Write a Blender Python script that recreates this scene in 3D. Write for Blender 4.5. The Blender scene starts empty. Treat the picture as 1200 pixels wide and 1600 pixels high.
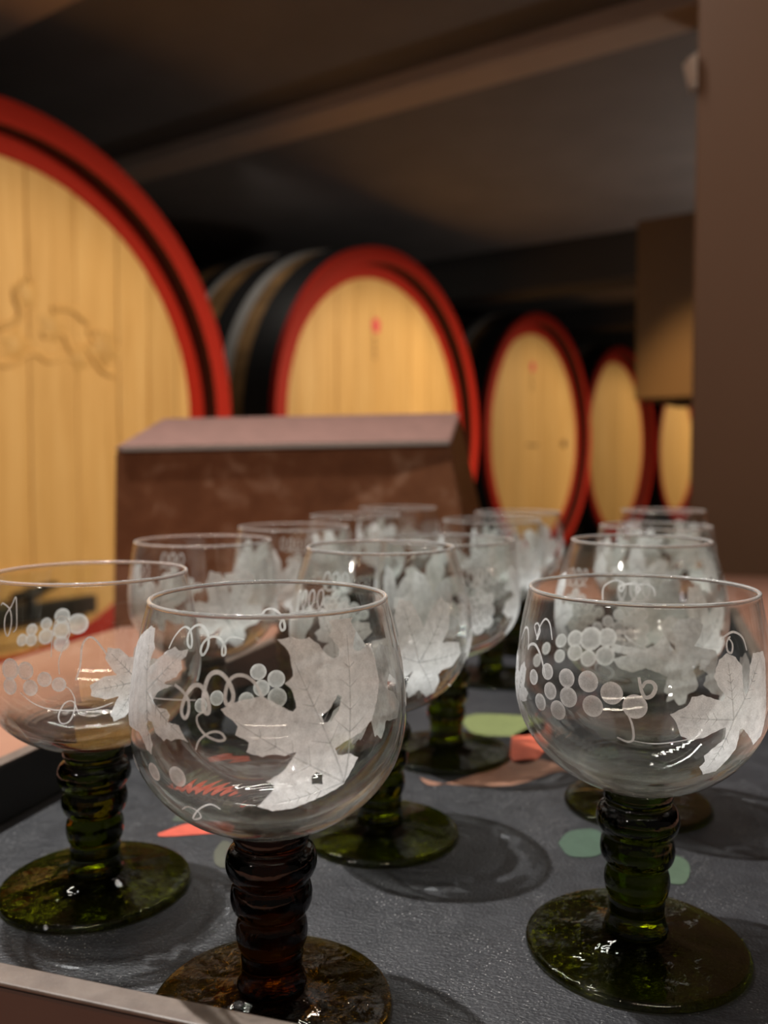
import bpy, bmesh, math, random
from mathutils import Vector, Matrix
random.seed(7)
PI = math.pi
S = bpy.context.scene
COL = S.collection

# ------------------------------------------------------------------ camera, world, lights, exposure
# origin: the floor of the serving tray; x right, y away from the camera, z up (metres)
cam_data = bpy.data.cameras.new('camera')
cam = bpy.data.objects.new('camera', cam_data); COL.objects.link(cam); S.camera = cam
cam.location = (0, 0, 0.1527)
cam.rotation_euler = (PI/2 - math.atan(73/1370), 0, 0)
cam_data.sensor_fit = 'VERTICAL'; cam_data.sensor_height = 36.0
cam_data.lens = 1370/1600*36.0
cam_data.clip_start = 0.02; cam_data.clip_end = 60
cam_data.dof.use_dof = True; cam_data.dof.focus_distance = 0.245; cam_data.dof.aperture_fstop = 10.2

w = bpy.data.worlds.new('world'); S.world = w; w.use_nodes = True
w.node_tree.nodes['Background'].inputs[0].default_value = (1.0, 0.86, 0.72, 1)
w.node_tree.nodes['Background'].inputs[1].default_value = 0.05

def spot(name, loc, target, watts, size, colr, radius=0.03, blend=0.6):
    l = bpy.data.lights.new(name, 'SPOT'); l.energy = watts; l.color = colr
    l.spot_size = math.radians(size); l.spot_blend = blend; l.shadow_soft_size = radius
    o = bpy.data.objects.new(name, l); COL.objects.link(o); o.location = loc
    o.rotation_euler = (Vector(target)-Vector(loc)).to_track_quat('-Z', 'Y').to_euler()
    return o
def point(name, loc, watts, colr, radius=0.05):
    l = bpy.data.lights.new(name, 'POINT'); l.energy = watts; l.color = colr; l.shadow_soft_size = radius
    o = bpy.data.objects.new(name, l); COL.objects.link(o); o.location = loc
    return o
def strip(name, loc, target, watts, sx, sy, colr):
    l = bpy.data.lights.new(name, 'AREA'); l.shape = 'RECTANGLE'; l.size = sx; l.size_y = sy; l.energy = watts; l.color = colr
    o = bpy.data.objects.new(name, l); COL.objects.link(o); o.location = loc
    o.rotation_euler = (Vector(target)-Vector(loc)).to_track_quat('-Z', 'Y').to_euler()
    return o
WARM = (1.0, 0.79, 0.50)
spot('table_spot', (-0.42, 0.66, 1.62), (0.05, 0.42, 0.0), 235, 62, (1.0, 0.98, 0.95), 0.014, 0.7)
strip('front_fill_strip', (0.25, -0.85, 1.60), (0.1, 0.6, 0.0), 15, 1.2, 0.07, (1.0, 0.86, 0.70))  # added fill from behind the camera, also streaks the glass
point('ceiling_fill_point', (-1.3, -0.9, 1.1), 16, (1.0, 0.92, 0.86), 0.07)  # unseen fill, added to lift the dark ceiling
strip('streak_fill_strip', (-0.25, 1.45, 1.63), (-0.05, 0.75, 0.0), 9, 1.4, 0.05, (1.0, 0.95, 0.88))  # added strip, there for its streaks in bowls and stems
spot('aisle_spot_a', (1.50, 2.10, 1.42), (-1.1, 2.92, -0.15), 270, 62, WARM, 0.05)
spot('aisle_spot_b', (2.60, 4.60, 1.42), (0.10, 5.25, 0.0), 330, 60, WARM, 0.05)
spot('aisle_spot_c', (3.90, 7.00, 1.42), (1.40, 7.55, 0.0), 220, 60, WARM, 0.05)
spot('aisle_spot_d', (5.10, 9.00, 1.42), (2.65, 9.6, 0.0), 190, 60, WARM, 0.05)
spot('aisle_spot_e', (6.90, 12.4, 1.42), (4.4, 13.0, 0.0), 260, 60, WARM, 0.05)
spot('casing_fill_spot', (0.62, 1.75, 1.55), (1.02, 2.86, 0.34), 170, 22, (1.0, 0.70, 0.36), 0.03, 1.0)  # added spot in place of the amber bounce on the casing
spot('cask_top_spot', (-0.75, 4.3, 1.60), (-0.45, 5.3, 0.8), 10, 100, (1.0, 0.90, 0.78), 0.04)
point('side_lamp', (2.75, 4.1, 0.75), 38, (1.0, 0.90, 0.81), 0.06)

S.view_settings.view_transform = 'Standard'
S.view_settings.look = 'None'
S.view_settings.gamma = 1.0
S.view_settings.use_curve_mapping = False
S.view_settings.exposure = 0.0
S.cycles.max_bounces = 24; S.cycles.transmission_bounces = 16; S.cycles.glossy_bounces = 6
S.cycles.diffuse_bounces = 3; S.cycles.transparent_max_bounces = 64
S.cycles.sample_clamp_indirect = 4.0

# ------------------------------------------------------------------ helpers
def obj(name, me, parent=None, mats=(), loc=None, rotz=None):
    o = bpy.data.objects.new(name, me); COL.objects.link(o)
    if me is not None and len(me.materials) == 0:
        for m in mats: me.materials.append(m)
    if parent is not None: o.parent = parent
    if loc is not None: o.location = loc
    if rotz is not None: o.rotation_euler[2] = rotz
    return o
def mesh(name, verts, faces, smooth=False, mi=None):
    me = bpy.data.meshes.new(name); me.from_pydata([tuple(v) for v in verts], [], faces)
    if smooth: me.polygons.foreach_set('use_smooth', [True]*len(me.polygons))
    if mi: me.polygons.foreach_set('material_index', mi)
    me.update(); return me
def from_bm(name, bm, smooth=False):
    me = bpy.data.meshes.new(name); bm.normal_update(); bm.to_mesh(me); bm.free()
    if smooth: me.polygons.foreach_set('use_smooth', [True]*len(me.polygons))
    return me
def thing(name, label, cat, loc=(0,0,0), rotz=0, group=None):
    o = obj(name, None, loc=loc, rotz=rotz); o.empty_display_size = 0.02
    return tag(o, label, cat, group)
def tag(o, label, cat, group=None):
    o['label'] = label; o['category'] = cat
    if group: o['group'] = group
    return o
def struct(o):
    o['kind'] = 'structure'; return o
def copy_tree(o, parent=None):
    c = o.copy(); COL.objects.link(c)
    if parent is not None: c.parent = parent
    for ch in list(o.children): copy_tree(ch, c)
    return c
def box_bm(x0, x1, y0, y1, z0, z1, bevel=0.0, seg=2, bm=None):
    b = bmesh.new()
    bmesh.ops.create_cube(b, size=1)
    for v in b.verts:
        v.co = Vector(((x0+x1)/2+v.co.x*(x1-x0), (y0+y1)/2+v.co.y*(y1-y0), (z0+z1)/2+v.co.z*(z1-z0)))
    if bevel: bmesh.ops.bevel(b, geom=b.edges[:], offset=bevel, segments=seg, affect='EDGES', profile=0.5)
    return b
def lathe(name, prof, n=64, closed=False, smooth=True):
    """surface of revolution about z; prof = [(r, z)]; r == 0 makes a pole"""
    V = []; rows = []
    for r, z in prof:
        if r < 1e-9: rows.append([len(V)]*n); V.append((0, 0, z))
        else:
            rows.append(list(range(len(V), len(V)+n)))
            V += [(r*math.cos(2*PI*k/n), r*math.sin(2*PI*k/n), z) for k in range(n)]
    F = []
    R = len(rows); rng = range(R) if closed else range(R-1)
    for i in rng:
        a, b = rows[i], rows[(i+1) % R]
        for k in range(n):
            q = [a[k], a[(k+1) % n], b[(k+1) % n], b[k]]
            q2 = [x for j, x in enumerate(q) if x not in q[:j]]
            if len(q2) > 2: F.append(q2)
    return mesh(name, V, F, smooth)
def ring_y(name, prof, n=96, smooth=True):
    """closed profile [(r, y)] turned about the y axis"""
    V = []; F = []; m = len(prof)
    for k in range(n):
        a = 2*PI*k/n
        V += [(r*math.cos(a), y, r*math.sin(a)) for r, y in prof]
    for k in range(n):
        for i in range(m):
            j = (i+1) % m; k2 = (k+1) % n
            F.append((k*m+i, k*m+j, k2*m+j, k2*m+i))
    me = mesh(name, V, F, False)
    bm = bmesh.new(); bm.from_mesh(me); bmesh.ops.recalc_face_normals(bm, faces=bm.faces[:])
    bm.to_mesh(me); bm.free()
    return me
def smooth_path(pts, per=5):
    out = []; n = len(pts)
    for i in range(n-1):
        p0, p1, p2, p3 = pts[max(i-1, 0)], pts[i], pts[i+1], pts[min(i+2, n-1)]
        for k in range(per):
            t = k/per
            out.append(tuple(0.5*((2*b)+(c-a)*t+(2*a-5*b+4*c-d)*t*t+(3*b-a-3*c+d)*t**3) for a, b, c, d in zip(p0, p1, p2, p3)))
    out.append(tuple(pts[-1])); return out

# ------------------------------------------------------------------ materials
class NT:
    def __init__(s, name):
        s.m = bpy.data.materials.new(name); s.m.use_nodes = True; s.t = s.m.node_tree; s.t.nodes.clear()
        s.out = s.t.nodes.new('ShaderNodeOutputMaterial')
    def n(s, typ, ins=None, **kw):
        nd = s.t.nodes.new(typ)
        for k, v in kw.items(): setattr(nd, k, v)
        for k, v in (ins or {}).items():
            sock = nd.inputs[k]
            if isinstance(v, bpy.types.NodeSocket): s.t.links.new(v, sock)
            else: sock.default_value = v
        return nd
    def math(s, op, a, b=None, c=None):
        nd = s.n('ShaderNodeMath', operation=op)
        for i, v in enumerate((a, b, c)):
            if v is None: continue
            if isinstance(v, bpy.types.NodeSocket): s.t.links.new(v, nd.inputs[i])
            else: nd.inputs[i].default_value = v
        return nd.outputs[0]
    def mixc(s, f, a, b):
        nd = s.n('ShaderNodeMix', data_type='RGBA')
        for i, v in ((0, f), (6, a), (7, b)):
            if isinstance(v, bpy.types.NodeSocket): s.t.links.new(v, nd.inputs[i])
            else: nd.inputs[i].default_value = v
        return nd.outputs[2]
    def ramp(s, f, stops):
        nd = s.n('ShaderNodeValToRGB', {0: f}); e = nd.color_ramp.elements
        while len(e) < len(stops): e.new(0.5)
        for k, (p, c) in zip(e, stops): k.position = p; k.color = c if len(c) == 4 else (*c, 1)
        return nd.outputs[0]
    def obj(s, scale=(1, 1, 1)):
        tc = s.n('ShaderNodeTexCoord'); mp = s.n('ShaderNodeMapping', {0: tc.outputs['Object'], 3: scale}); return mp.outputs[0]
    def noise(s, vec, scale, detail=3, rough=0.55, dist=0.0):
        return s.n('ShaderNodeTexNoise', {'Vector': vec, 'Scale': scale, 'Detail': detail, 'Roughness': rough, 'Distortion': dist}).outputs[0]
    def bump(s, h, strength, dist):
        return s.n('ShaderNodeBump', {'Height': h, 'Strength': strength, 'Distance': dist}).outputs[0]
    def pr(s, col, rough=0.5, normal=None, metallic=0.0, spec=0.5, coat=0.0):
        ins = {'Base Color': col, 'Roughness': rough, 'Metallic': metallic, 'Specular IOR Level': spec, 'Coat Weight': coat}
        if normal is not None: ins['Normal'] = normal
        return s.n('ShaderNodeBsdfPrincipled', ins).outputs[0]
    def done(s, surf, vol=None):
        s.t.links.new(surf, s.out.inputs['Surface'])
        if vol is not None: s.t.links.new(vol, s.out.inputs['Volume'])
        return s.m
def plain(name, col, rough=0.5, metallic=0.0, spec=0.5, vary=0.12, scale=40.0):
    t = NT(name); v = t.noise(t.obj(), scale)
    a = tuple(c*(1-vary) for c in col)+(1,); b = tuple(min(1, c*(1+vary)) for c in col)+(1,)
    return t.done(t.pr(t.mixc(v, a, b), rough, metallic=metallic, spec=spec))

def schlick(t, f0=0.04):
    lw = t.n('ShaderNodeLayerWeight', {'Blend': 0.5})
    p = t.math('POWER', lw.outputs['Facing'], 5.0)
    return t.math('MULTIPLY_ADD', p, 1-f0, f0)
def clear_glass():
    # thin walls let light straight through; the thick bottom of the bowl refracts
    t = NT('clear_glass')
    thin = t.n('ShaderNodeMixShader', {0: schlick(t, 0.035), 1: t.n('ShaderNodeBsdfTransparent', {0: (0.985, 0.992, 0.985, 1)}).outputs[0],
        2: t.n('ShaderNodeBsdfGlossy', {'Color': (1, 1, 1, 1), 'Roughness': 0.0}).outputs[0]}).outputs[0]
    solid = t.n('ShaderNodeBsdfGlass', {'Color': (0.97, 0.985, 0.97, 1), 'Roughness': 0.0, 'IOR': 1.5}).outputs[0]
    tc = t.n('ShaderNodeTexCoord'); z = t.n('ShaderNodeSeparateXYZ', {0: tc.outputs['Object']}).outputs[2]
    f = t.n('ShaderNodeMapRange', {0: z, 1: 0.060, 2: 0.075, 3: 0.72, 4: 0.0}, interpolation_type='SMOOTHSTEP').outputs[0]
    return t.done(t.n('ShaderNodeMixShader', {0: f, 1: thin, 2: solid}).outputs[0])
def tinted_glass(name, absorb, dens, solid_fac):
    t = NT(name)
    nz = t.noise(t.obj((1, 1, 0.5)), 160, 2, 0.5, 1.5)
    nrm = t.bump(nz, 0.25, 0.0012)
    thin = t.n('ShaderNodeMixShader', {0: schlick(t, 0.04), 1: t.n('ShaderNodeBsdfTransparent').outputs[0],
        2: t.n('ShaderNodeBsdfGlossy', {'Color': (1, 1, 1, 1), 'Roughness': 0.02, 'Normal': nrm}).outputs[0]}).outputs[0]
    solid = t.n('ShaderNodeBsdfGlass', {'Color': (1, 1, 1, 1), 'Roughness': 0.0, 'IOR': 1.5, 'Normal': nrm}).outputs[0]
    sh = t.n('ShaderNodeMixShader', {0: solid_fac, 1: thin, 2: solid}).outputs[0]
    vol = t.n('ShaderNodeVolumeAbsorption', {'Color': (*absorb, 1), 'Density': dens}).outputs[0]
    return t.done(sh, vol)
def etch(name, opacity, rim=False, colr=(0.86, 0.88, 0.89)):
    t = NT(name)
    vec = t.obj()
    grain = t.noise(vec, 2600, 2, 0.7)
    g = t.math('MULTIPLY_ADD', t.math('ADD', grain, t.noise(vec, 420, 2, 0.6)), 0.75, 0.25)
    c = t.n('ShaderNodeVectorMath', {0: colr, 'Scale': g}, operation='SCALE').outputs[0]
    body = t.n('ShaderNodeMixShader', {0: 0.42, 1: t.n('ShaderNodeBsdfDiffuse', {0: c}).outputs[0], 2: t.n('ShaderNodeBsdfTranslucent', {0: c}).outputs[0]}).outputs[0]
    op = opacity
    if rim:
        uv = t.n('ShaderNodeUVMap').outputs[0]
        d = t.n('ShaderNodeVectorMath', {0: uv}, operation='LENGTH').outputs['Value']
        op = t.n('ShaderNodeMapRange', {0: d, 1: 0.55, 2: 1.0, 3: opacity, 4: min(1, opacity+0.3)}, interpolation_type='SMOOTHSTEP').outputs[0]
    else:
        big = t.noise(vec, 120, 2, 0.5)
        op = t.math('MULTIPLY_ADD', big, 0.35, opacity-0.17)
    return t.done(t.n('ShaderNodeMixShader', {0: op, 1: t.n('ShaderNodeBsdfTransparent').outputs[0], 2: body}).outputs[0])
def wood_head():
    t = NT('pale_oak_head')
    oi = t.n('ShaderNodeObjectInfo'); rnd = oi.outputs['Random']
    tc = t.n('ShaderNodeTexCoord')
    off = t.n('ShaderNodeCombineXYZ', {0: t.math('MULTIPLY', rnd, 37.0), 2: t.math('MULTIPLY', rnd, 11.0)}).outputs[0]
    v = t.n('ShaderNodeVectorMath', {0: tc.outputs['Object'], 1: off}, operation='ADD').outputs[0]
    sv = t.n('ShaderNodeVectorMath', {0: v, 1: (9.0, 9.0, 0.55)}, operation='MULTIPLY').outputs[0]
    g = t.noise(sv, 3.0, 5, 0.6, 0.6); fine = t.noise(sv, 16.0, 3, 0.6)
    cl = t.noise(v, 2.2, 3, 0.5)
    c = t.ramp(g, [(0.25, (0.60, 0.345, 0.115)), (0.5, (0.76, 0.475, 0.185)), (0.8, (0.86, 0.59, 0.27))])
    c = t.mixc(t.math('MULTIPLY', fine, 0.16), c, (0.46, 0.25, 0.085, 1))
    c = t.mixc(t.math('MULTIPLY', cl, 0.35), c, (0.62, 0.34, 0.11, 1))
    tone = t.math('MULTIPLY_ADD', rnd, 0.16, 0.88)
    c = t.n('ShaderNodeVectorMath', {0: c, 'Scale': tone}, operation='SCALE').outputs[0]
    return t.done(t.pr(c, 0.5, t.bump(g, 0.15, 0.004), spec=0.25))
def wood_stave():
    t = NT('brown_oak_stave')
    oi = t.n('ShaderNodeObjectInfo'); tc = t.n('ShaderNodeTexCoord')
    v = t.n('ShaderNodeVectorMath', {0: tc.outputs['Object'], 1: (14.0, 1.2, 14.0)}, operation='MULTIPLY').outputs[0]
    g = t.noise(v, 3.0, 4, 0.6, 0.4)
    c = t.ramp(g, [(0.2, (0.13, 0.07, 0.025)), (0.8, (0.26, 0.15, 0.06))])
    c = t.n('ShaderNodeVectorMath', {0: c, 'Scale': t.math('MULTIPLY_ADD', oi.outputs['Random'], 0.4, 0.8)}, operation='SCALE').outputs[0]
    return t.done(t.pr(c, 0.55, t.bump(g, 0.2, 0.004)))
def laminate():
    t = NT('brown_speckled_laminate'); v = t.obj()
    n1 = t.noise(v, 34, 4, 0.6, 0.3); n2 = t.noise(v, 220, 2, 0.6)
    c = t.ramp(n1, [(0.38, (0.105, 0.036, 0.013)), (0.55, (0.135, 0.05, 0.02)), (0.72, (0.24, 0.135, 0.085))])
    c = t.mixc(t.math('MULTIPLY', n2, 0.3), c, (0.07, 0.03, 0.016, 1))
    return t.done(t.pr(c, 0.42, t.bump(n2, 0.1, 0.001), spec=0.25))
def table_top():
    t = NT('reddish_brown_tabletop'); v = t.obj()
    n1 = t.noise(v, 9, 4, 0.6, 0.5); n2 = t.noise(v, 260, 2, 0.6)
    c = t.ramp(n1, [(0.3, (0.22, 0.10, 0.067)), (0.7, (0.31, 0.165, 0.118))])
    c = t.mixc(t.math('MULTIPLY', n2, 0.3), c, (0.18, 0.07, 0.04, 1))
    return t.done(t.pr(c, 0.33))
def tray_black():
    t = NT('black_leatherette'); v = t.obj()
    leather = t.n('ShaderNodeTexVoronoi', {'Vector': v, 'Scale': 900.0}).outputs['Distance']
    wr = t.noise(t.obj((1, 2.6, 1)), 420, 3, 0.6, 0.8)
    h = t.math('ADD', t.math('MULTIPLY', leather, 0.5), wr)
    dustn = t.noise(v, 1300, 1, 0.5); patch = t.noise(v, 26, 3, 0.6)
    dust = t.math('MULTIPLY', t.n('ShaderNodeMapRange', {0: dustn, 1: 0.66, 2: 0.72}).outputs[0], t.n('ShaderNodeMapRange', {0: patch, 1: 0.42, 2: 0.62}).outputs[0])
    smear = t.noise(t.obj((1, 1, 1)), 60, 4, 0.7, 1.2)
    c = t.ramp(smear, [(0.3, (0.0115, 0.0117, 0.0135)), (0.75, (0.0205, 0.0207, 0.0235))])
    c = t.mixc(t.math('MULTIPLY', dust, 0.75), c, (0.42, 0.41, 0.40, 1))
    rough = t.math('MULTIPLY_ADD', smear, 0.2, 0.34)
    return t.done(t.pr(c, rough, t.bump(h, 0.45, 0.0006), spec=0.32))
def worn_edge():
    t = NT('worn_tray_edge'); v = t.obj()
    n1 = t.noise(v, 120, 4, 0.65); n2 = t.noise(v, 700, 2, 0.6)
    c = t.ramp(n1, [(0.3, (0.048, 0.033, 0.025)), (0.7, (0.105, 0.080, 0.063))])
    c = t.mixc(t.math('MULTIPLY', n2, 0.4), c, (0.12, 0.075, 0.055, 1))
    return t.done(t.pr(c, 0.5, t.bump(n1, 0.3, 0.0006)))

def rim_glass():
    t = NT('glass_rim')  # white diffuse share puts the glint of the lip into the colour
    return t.done(t.n('ShaderNodeMixShader', {0: 0.16, 1: t.n('ShaderNodeBsdfGlass', {'Color': (1, 1, 1, 1), 'Roughness': 0.03, 'IOR': 1.5}).outputs[0], 2: t.n('ShaderNodeBsdfDiffuse', {0: (0.8, 0.8, 0.78, 1)}).outputs[0]}).outputs[0])
M = {
 'glass': clear_glass(), 'rim': rim_glass(),
 'green': tinted_glass('olive_green_glass', (0.70, 0.73, 0.02), 470, 1.0),
 'green_foot': tinted_glass('olive_green_foot_glass', (0.69, 0.715, 0.05), 700, 0.6),
 'amber': tinted_glass('amber_brown_glass', (0.74, 0.60, 0.0), 580, 1.0),
 'amber_foot': tinted_glass('amber_brown_foot_glass', (0.74, 0.61, 0.05), 700, 0.6),
 'leaf': etch('etched_leaf', 0.78), 'grape': etch('etched_grape', 0.55, True), 'line': etch('etched_line', 0.75),
 'vein': etch('etched_vein', 0.4, False, (0.46, 0.47, 0.47)),
 'head': wood_head(), 'stave': wood_stave(),
 'lid': plain('lit_tone_lid', (0.135, 0.07, 0.056), 0.4, vary=0.3, scale=60),  # body's laminate again, with the light on the slope put into its colour
 'groove': plain('shade_dark_groove', (0.035, 0.008, 0.008), 0.6),  # shade of the chime recess painted into this dark red
 'red': plain('red_paint', (0.42, 0.022, 0.012), 0.6, spec=0.12), 'hoop': plain('black_hoop_iron', (0.012, 0.012, 0.013), 0.45),
 'hoop_sheen': plain('highlight_grey_hoop', (0.62, 0.62, 0.61), 0.38, 0.6), 'iron': plain('dark_iron', (0.03, 0.026, 0.022), 0.5, 0.6),
 'emblem': plain('pink_red_print', (0.72, 0.05, 0.09), 0.5), 'print': plain('dark_brown_print', (0.22, 0.115, 0.035), 0.6),
 'laminate': laminate(), 'table': table_top(), 'tray': tray_black(), 'edge': worn_edge(),
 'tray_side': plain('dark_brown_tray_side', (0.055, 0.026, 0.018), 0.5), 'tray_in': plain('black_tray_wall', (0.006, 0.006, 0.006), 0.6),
 'trim': plain('pale_metal_trim', (0.62, 0.55, 0.5), 0.3, 0.8),
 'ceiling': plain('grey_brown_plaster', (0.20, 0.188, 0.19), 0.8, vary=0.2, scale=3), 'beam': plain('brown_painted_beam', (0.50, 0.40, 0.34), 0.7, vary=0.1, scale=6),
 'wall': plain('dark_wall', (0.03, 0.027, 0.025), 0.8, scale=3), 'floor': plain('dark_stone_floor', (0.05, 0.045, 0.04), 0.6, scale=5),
 'pillar': plain('brown_painted_pillar', (0.165, 0.08, 0.040), 0.6, vary=0.05, scale=8), 'casing': plain('tan_painted_casing', (0.16, 0.085, 0.028), 0.55, vary=0.06, scale=8),
 'lampshade': plain('pale_lamp_housing', (0.50, 0.38, 0.31), 0.5),
}

# ------------------------------------------------------------------ the setting
FZ = -0.677           # cellar floor, below the tray
def slab(name, x0, x1, y0, y1, z0, z1, mat, parent=None, bevel=0.0):
    return obj(name, from_bm(name, box_bm(x0, x1, y0, y1, z0, z1, bevel)), parent, [mat])
struct(slab('floor', -6, 12, -1.5, 16, FZ-0.1, FZ, M['floor']))
struct(slab('ceiling', -6, 12, -1.5, 16, 1.66, 1.76, M['ceiling']))
struct(slab('wall_back', -6, 12, 15.9, 16, FZ, 1.66, M['wall']))
struct(slab('wall_left', -6.1, -6, -1.5, 16, FZ, 1.66, M['wall']))
struct(slab('wall_right', 12, 12.1, -1.5, 16, FZ, 1.66, M['wall']))
# ceiling beams run along the casks' axes
PSI = math.radians(55)
def beam(name, dist, width, drop, mat='beam'):
    d = Vector((0.57, 0.82, 0)).normalized()
    o = slab(name, -width/2, width/2, -3.2, 5.0, -drop, 0.0, M[mat], bevel=0.006)
    o.location = (d.x*dist, d.y*dist, 1.66); o.rotation_euler[2] = math.atan2(-d.x, d.y)
    o.rotation_euler[2] = math.atan2(d.y, d.x)
    return struct(o)
beam('trim_1', 1.62, 0.30, 0.06); beam('trim_2', 2.95, 0.17, 0.07); beam('trim_3', 5.75, 0.35, 0.30, 'wall'); beam('trim_4', 8.2, 0.3, 0.2, 'wall')  # far beams take the dark wall colour, shade put into it
hg = struct(slab('trim_6', 0.30, 0.85, 0.05, 0.45, 0.976, 1.66, M['wall'])); hg.location = (0.852, 3.0, 0); hg.rotation_euler[2] = PSI-PI/2
# brown pillar at the right and the casing beside it
pl = struct(slab('wall_pillar', 0, 0.62, 0, 0.5, FZ, 1.66, M['pillar'], bevel=0.008)); pl.location = (0.556, 1.60, 0); pl.rotation_euler[2] = PSI-PI/2
cs = struct(slab('trim_5', 0, 0.9, 0, 0.5, 0.375, 0.975, M['casing'], bevel=0.006)); cs.location = (0.852, 3.0, 0); cs.rotation_euler[2] = PSI-PI/2
lampo = thing('wall_lamp', 'small pale wall lamp housing high on the edge of the brown pillar', 'lamp', (0.5485, 1.585, 0.850)); lampo.scale = (0.75, 0.75, 0.75)
def lamp_housing():
    V = [(0.004, 0, 0.036), (-0.012, 0, 0.030), (0.004, 0, -0.03), (0.004, 0.05, 0.036), (-0.012, 0.05, 0.030), (0.004, 0.05, -0.03)]
    return mesh('housing', V, [(0, 1, 2), (5, 4, 3), (0, 3, 4, 1), (1, 4, 5, 2), (2, 5, 3, 0)])
obj('housing', lamp_housing(), lampo, [M['lampshade']])
obj('bracket', from_bm('bracket', box_bm(0.002, 0.007, 0.004, 0.046, -0.04, 0.042, 0.001)), lampo, [M['trim']])

# ------------------------------------------------------------------ casks
def profile_r(y, L):        # outer radius of the staves (unit radius at the head)
    return 0.985 + 0.05*math.sin(PI*max(0.0, min(1.0, y/L)))
CASK_L = 1.75
def stave_mesh(n):
    a = PI/n*0.985; V = []; F = []; ys = [0.03+(CASK_L-0.03)*i/8 for i in range(9)]
    for y in ys:
        r = profile_r(y, CASK_L)
        for rr, s in ((r, -1), (r, 0), (r, 1), (r-0.055, 1), (r-0.055, -1)):
            V.append((rr*math.sin(a*s), y, rr*math.cos(a*s)))
    for i in range(8):
        for j in range(5):
            k = (j+1) % 5; F.append((i*5+j, i*5+k, (i+1)*5+k, (i+1)*5+j))
    F.append((4, 3, 2, 1, 0)); F.append(tuple(40+j for j in range(5)))
    return mesh('stave', V, F)
N_ST = 44
STAVE = stave_mesh(N_ST); STAVE.materials.append(M['stave'])
def hoop_mesh(name, y0, y1, t):
    pr = [(profile_r(y0, CASK_L)-0.004, y0), (profile_r(y0, CASK_L)+t, y0), (profile_r(y1, CASK_L)+t, y1), (profile_r(y1, CASK_L)-0.004, y1)]
    return ring_y(name, pr)
HOOPS = [('hoop', 0.035, 0.20, 0.012, 'hoop'), ('hoop', 0.37, 0.50, 0.012, 'hoop'), ('sheen_hoop', 0.305, 0.37, 0.010, 'hoop_sheen'),
         ('hoop', 0.70, 0.82, 0.012, 'hoop'), ('sheen_hoop', 0.665, 0.70, 0.010, 'hoop_sheen'), ('hoop', 1.02, 1.14, 0.012, 'hoop'), ('hoop', 1.58, 1.74, 0.012, 'hoop')]  # pale narrow bands put the black hoops' highlight into colour
HM = []
for nm, a, b, t, mt in HOOPS:
    me = hoop_mesh(nm, a, b, t); me.materials.append(M[mt]); HM.append((nm, me))
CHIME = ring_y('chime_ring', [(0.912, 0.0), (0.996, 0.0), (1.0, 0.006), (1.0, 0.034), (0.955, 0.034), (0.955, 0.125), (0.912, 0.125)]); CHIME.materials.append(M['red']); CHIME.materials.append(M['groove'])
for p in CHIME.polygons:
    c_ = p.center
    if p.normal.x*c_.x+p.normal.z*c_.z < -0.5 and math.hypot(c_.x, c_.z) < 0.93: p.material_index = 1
HEADRING = ring_y('head_ring', [(0.838, 0.082), (0.844, 0.076), (0.912, 0.076), (0.912, 0.090), (0.838, 0.090)]); HEADRING.materials.append(M['red'])
def plank_mesh(x0, x1, R=0.909, y0=0.085, y1=0.115):
    g = 0.0012; x0 += g; x1 -= g
    x0 = max(x0, -R+0.004); x1 = min(x1, R-0.004)
    xs = [x0+(x1-x0)*i/8 for i in range(9)]
    pts = [(x, math.sqrt(R*R-x*x)) for x in xs]; pts += [(x, -math.sqrt(R*R-x*x)) for x in reversed(xs)]
    n = len(pts); c = 0.0025
    def ins(p): return (p[0]+(c if p[0] < (x0+x1)/2 else -c) if abs(p[0]-x0) < 1e-6 or abs(p[0]-x1) < 1e-6 else p[0], p[1])
    V = [(ins(p)[0], y0, p[1]) for p in pts]+[(p[0], y0+c, p[1]) for p in pts]+[(p[0], y1, p[1]) for p in pts]
    F = [tuple(reversed(range(n)))]+[tuple(range(2*n, 3*n))]
    for lay in (0, n):
        for i in range(n):
            j = (i+1) % n; F.append((lay+i, lay+j, lay+n+j, lay+n+i))
    me = mesh('head_plank', V, F)
    bm = bmesh.new(); bm.from_mesh(me); bmesh.ops.recalc_face_normals(bm, faces=bm.faces[:]); bm.to_mesh(me); bm.free()
    return me
EDGES = [-0.909, -0.74, -0.58, -0.41, -0.25, -0.09, 0.11, 0.30, 0.485, 0.63, 0.77, 0.909]
PLANKS = [plank_mesh(a, b) for a, b in zip(EDGES[:-1], EDGES[1:])]
for p in PLANKS: p.materials.append(M['head'])
def disc_y(name, x, z, rx, rz, y0, y1, n=28, wob=0.0):
    V = []
    for y in (y0, y1):
        V += [(x+rx*(1+wob*math.sin(5*2*PI*k/n))*math.cos(2*PI*k/n), y, z+rz*(1+wob*math.sin(5*2*PI*k/n))*math.sin(2*PI*k/n)) for k in range(n)]
    F = [tuple(range(n)), tuple(reversed(range(n, 2*n)))]+[(k, (k+1) % n, n+(k+1) % n, n+k) for k in range(n)]
    me = mesh(name, V, F); bm = bmesh.new(); bm.from_mesh(me); bmesh.ops.recalc_face_normals(bm, faces=bm.faces[:]); bm.to_mesh(me); bm.free()
    return me
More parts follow.
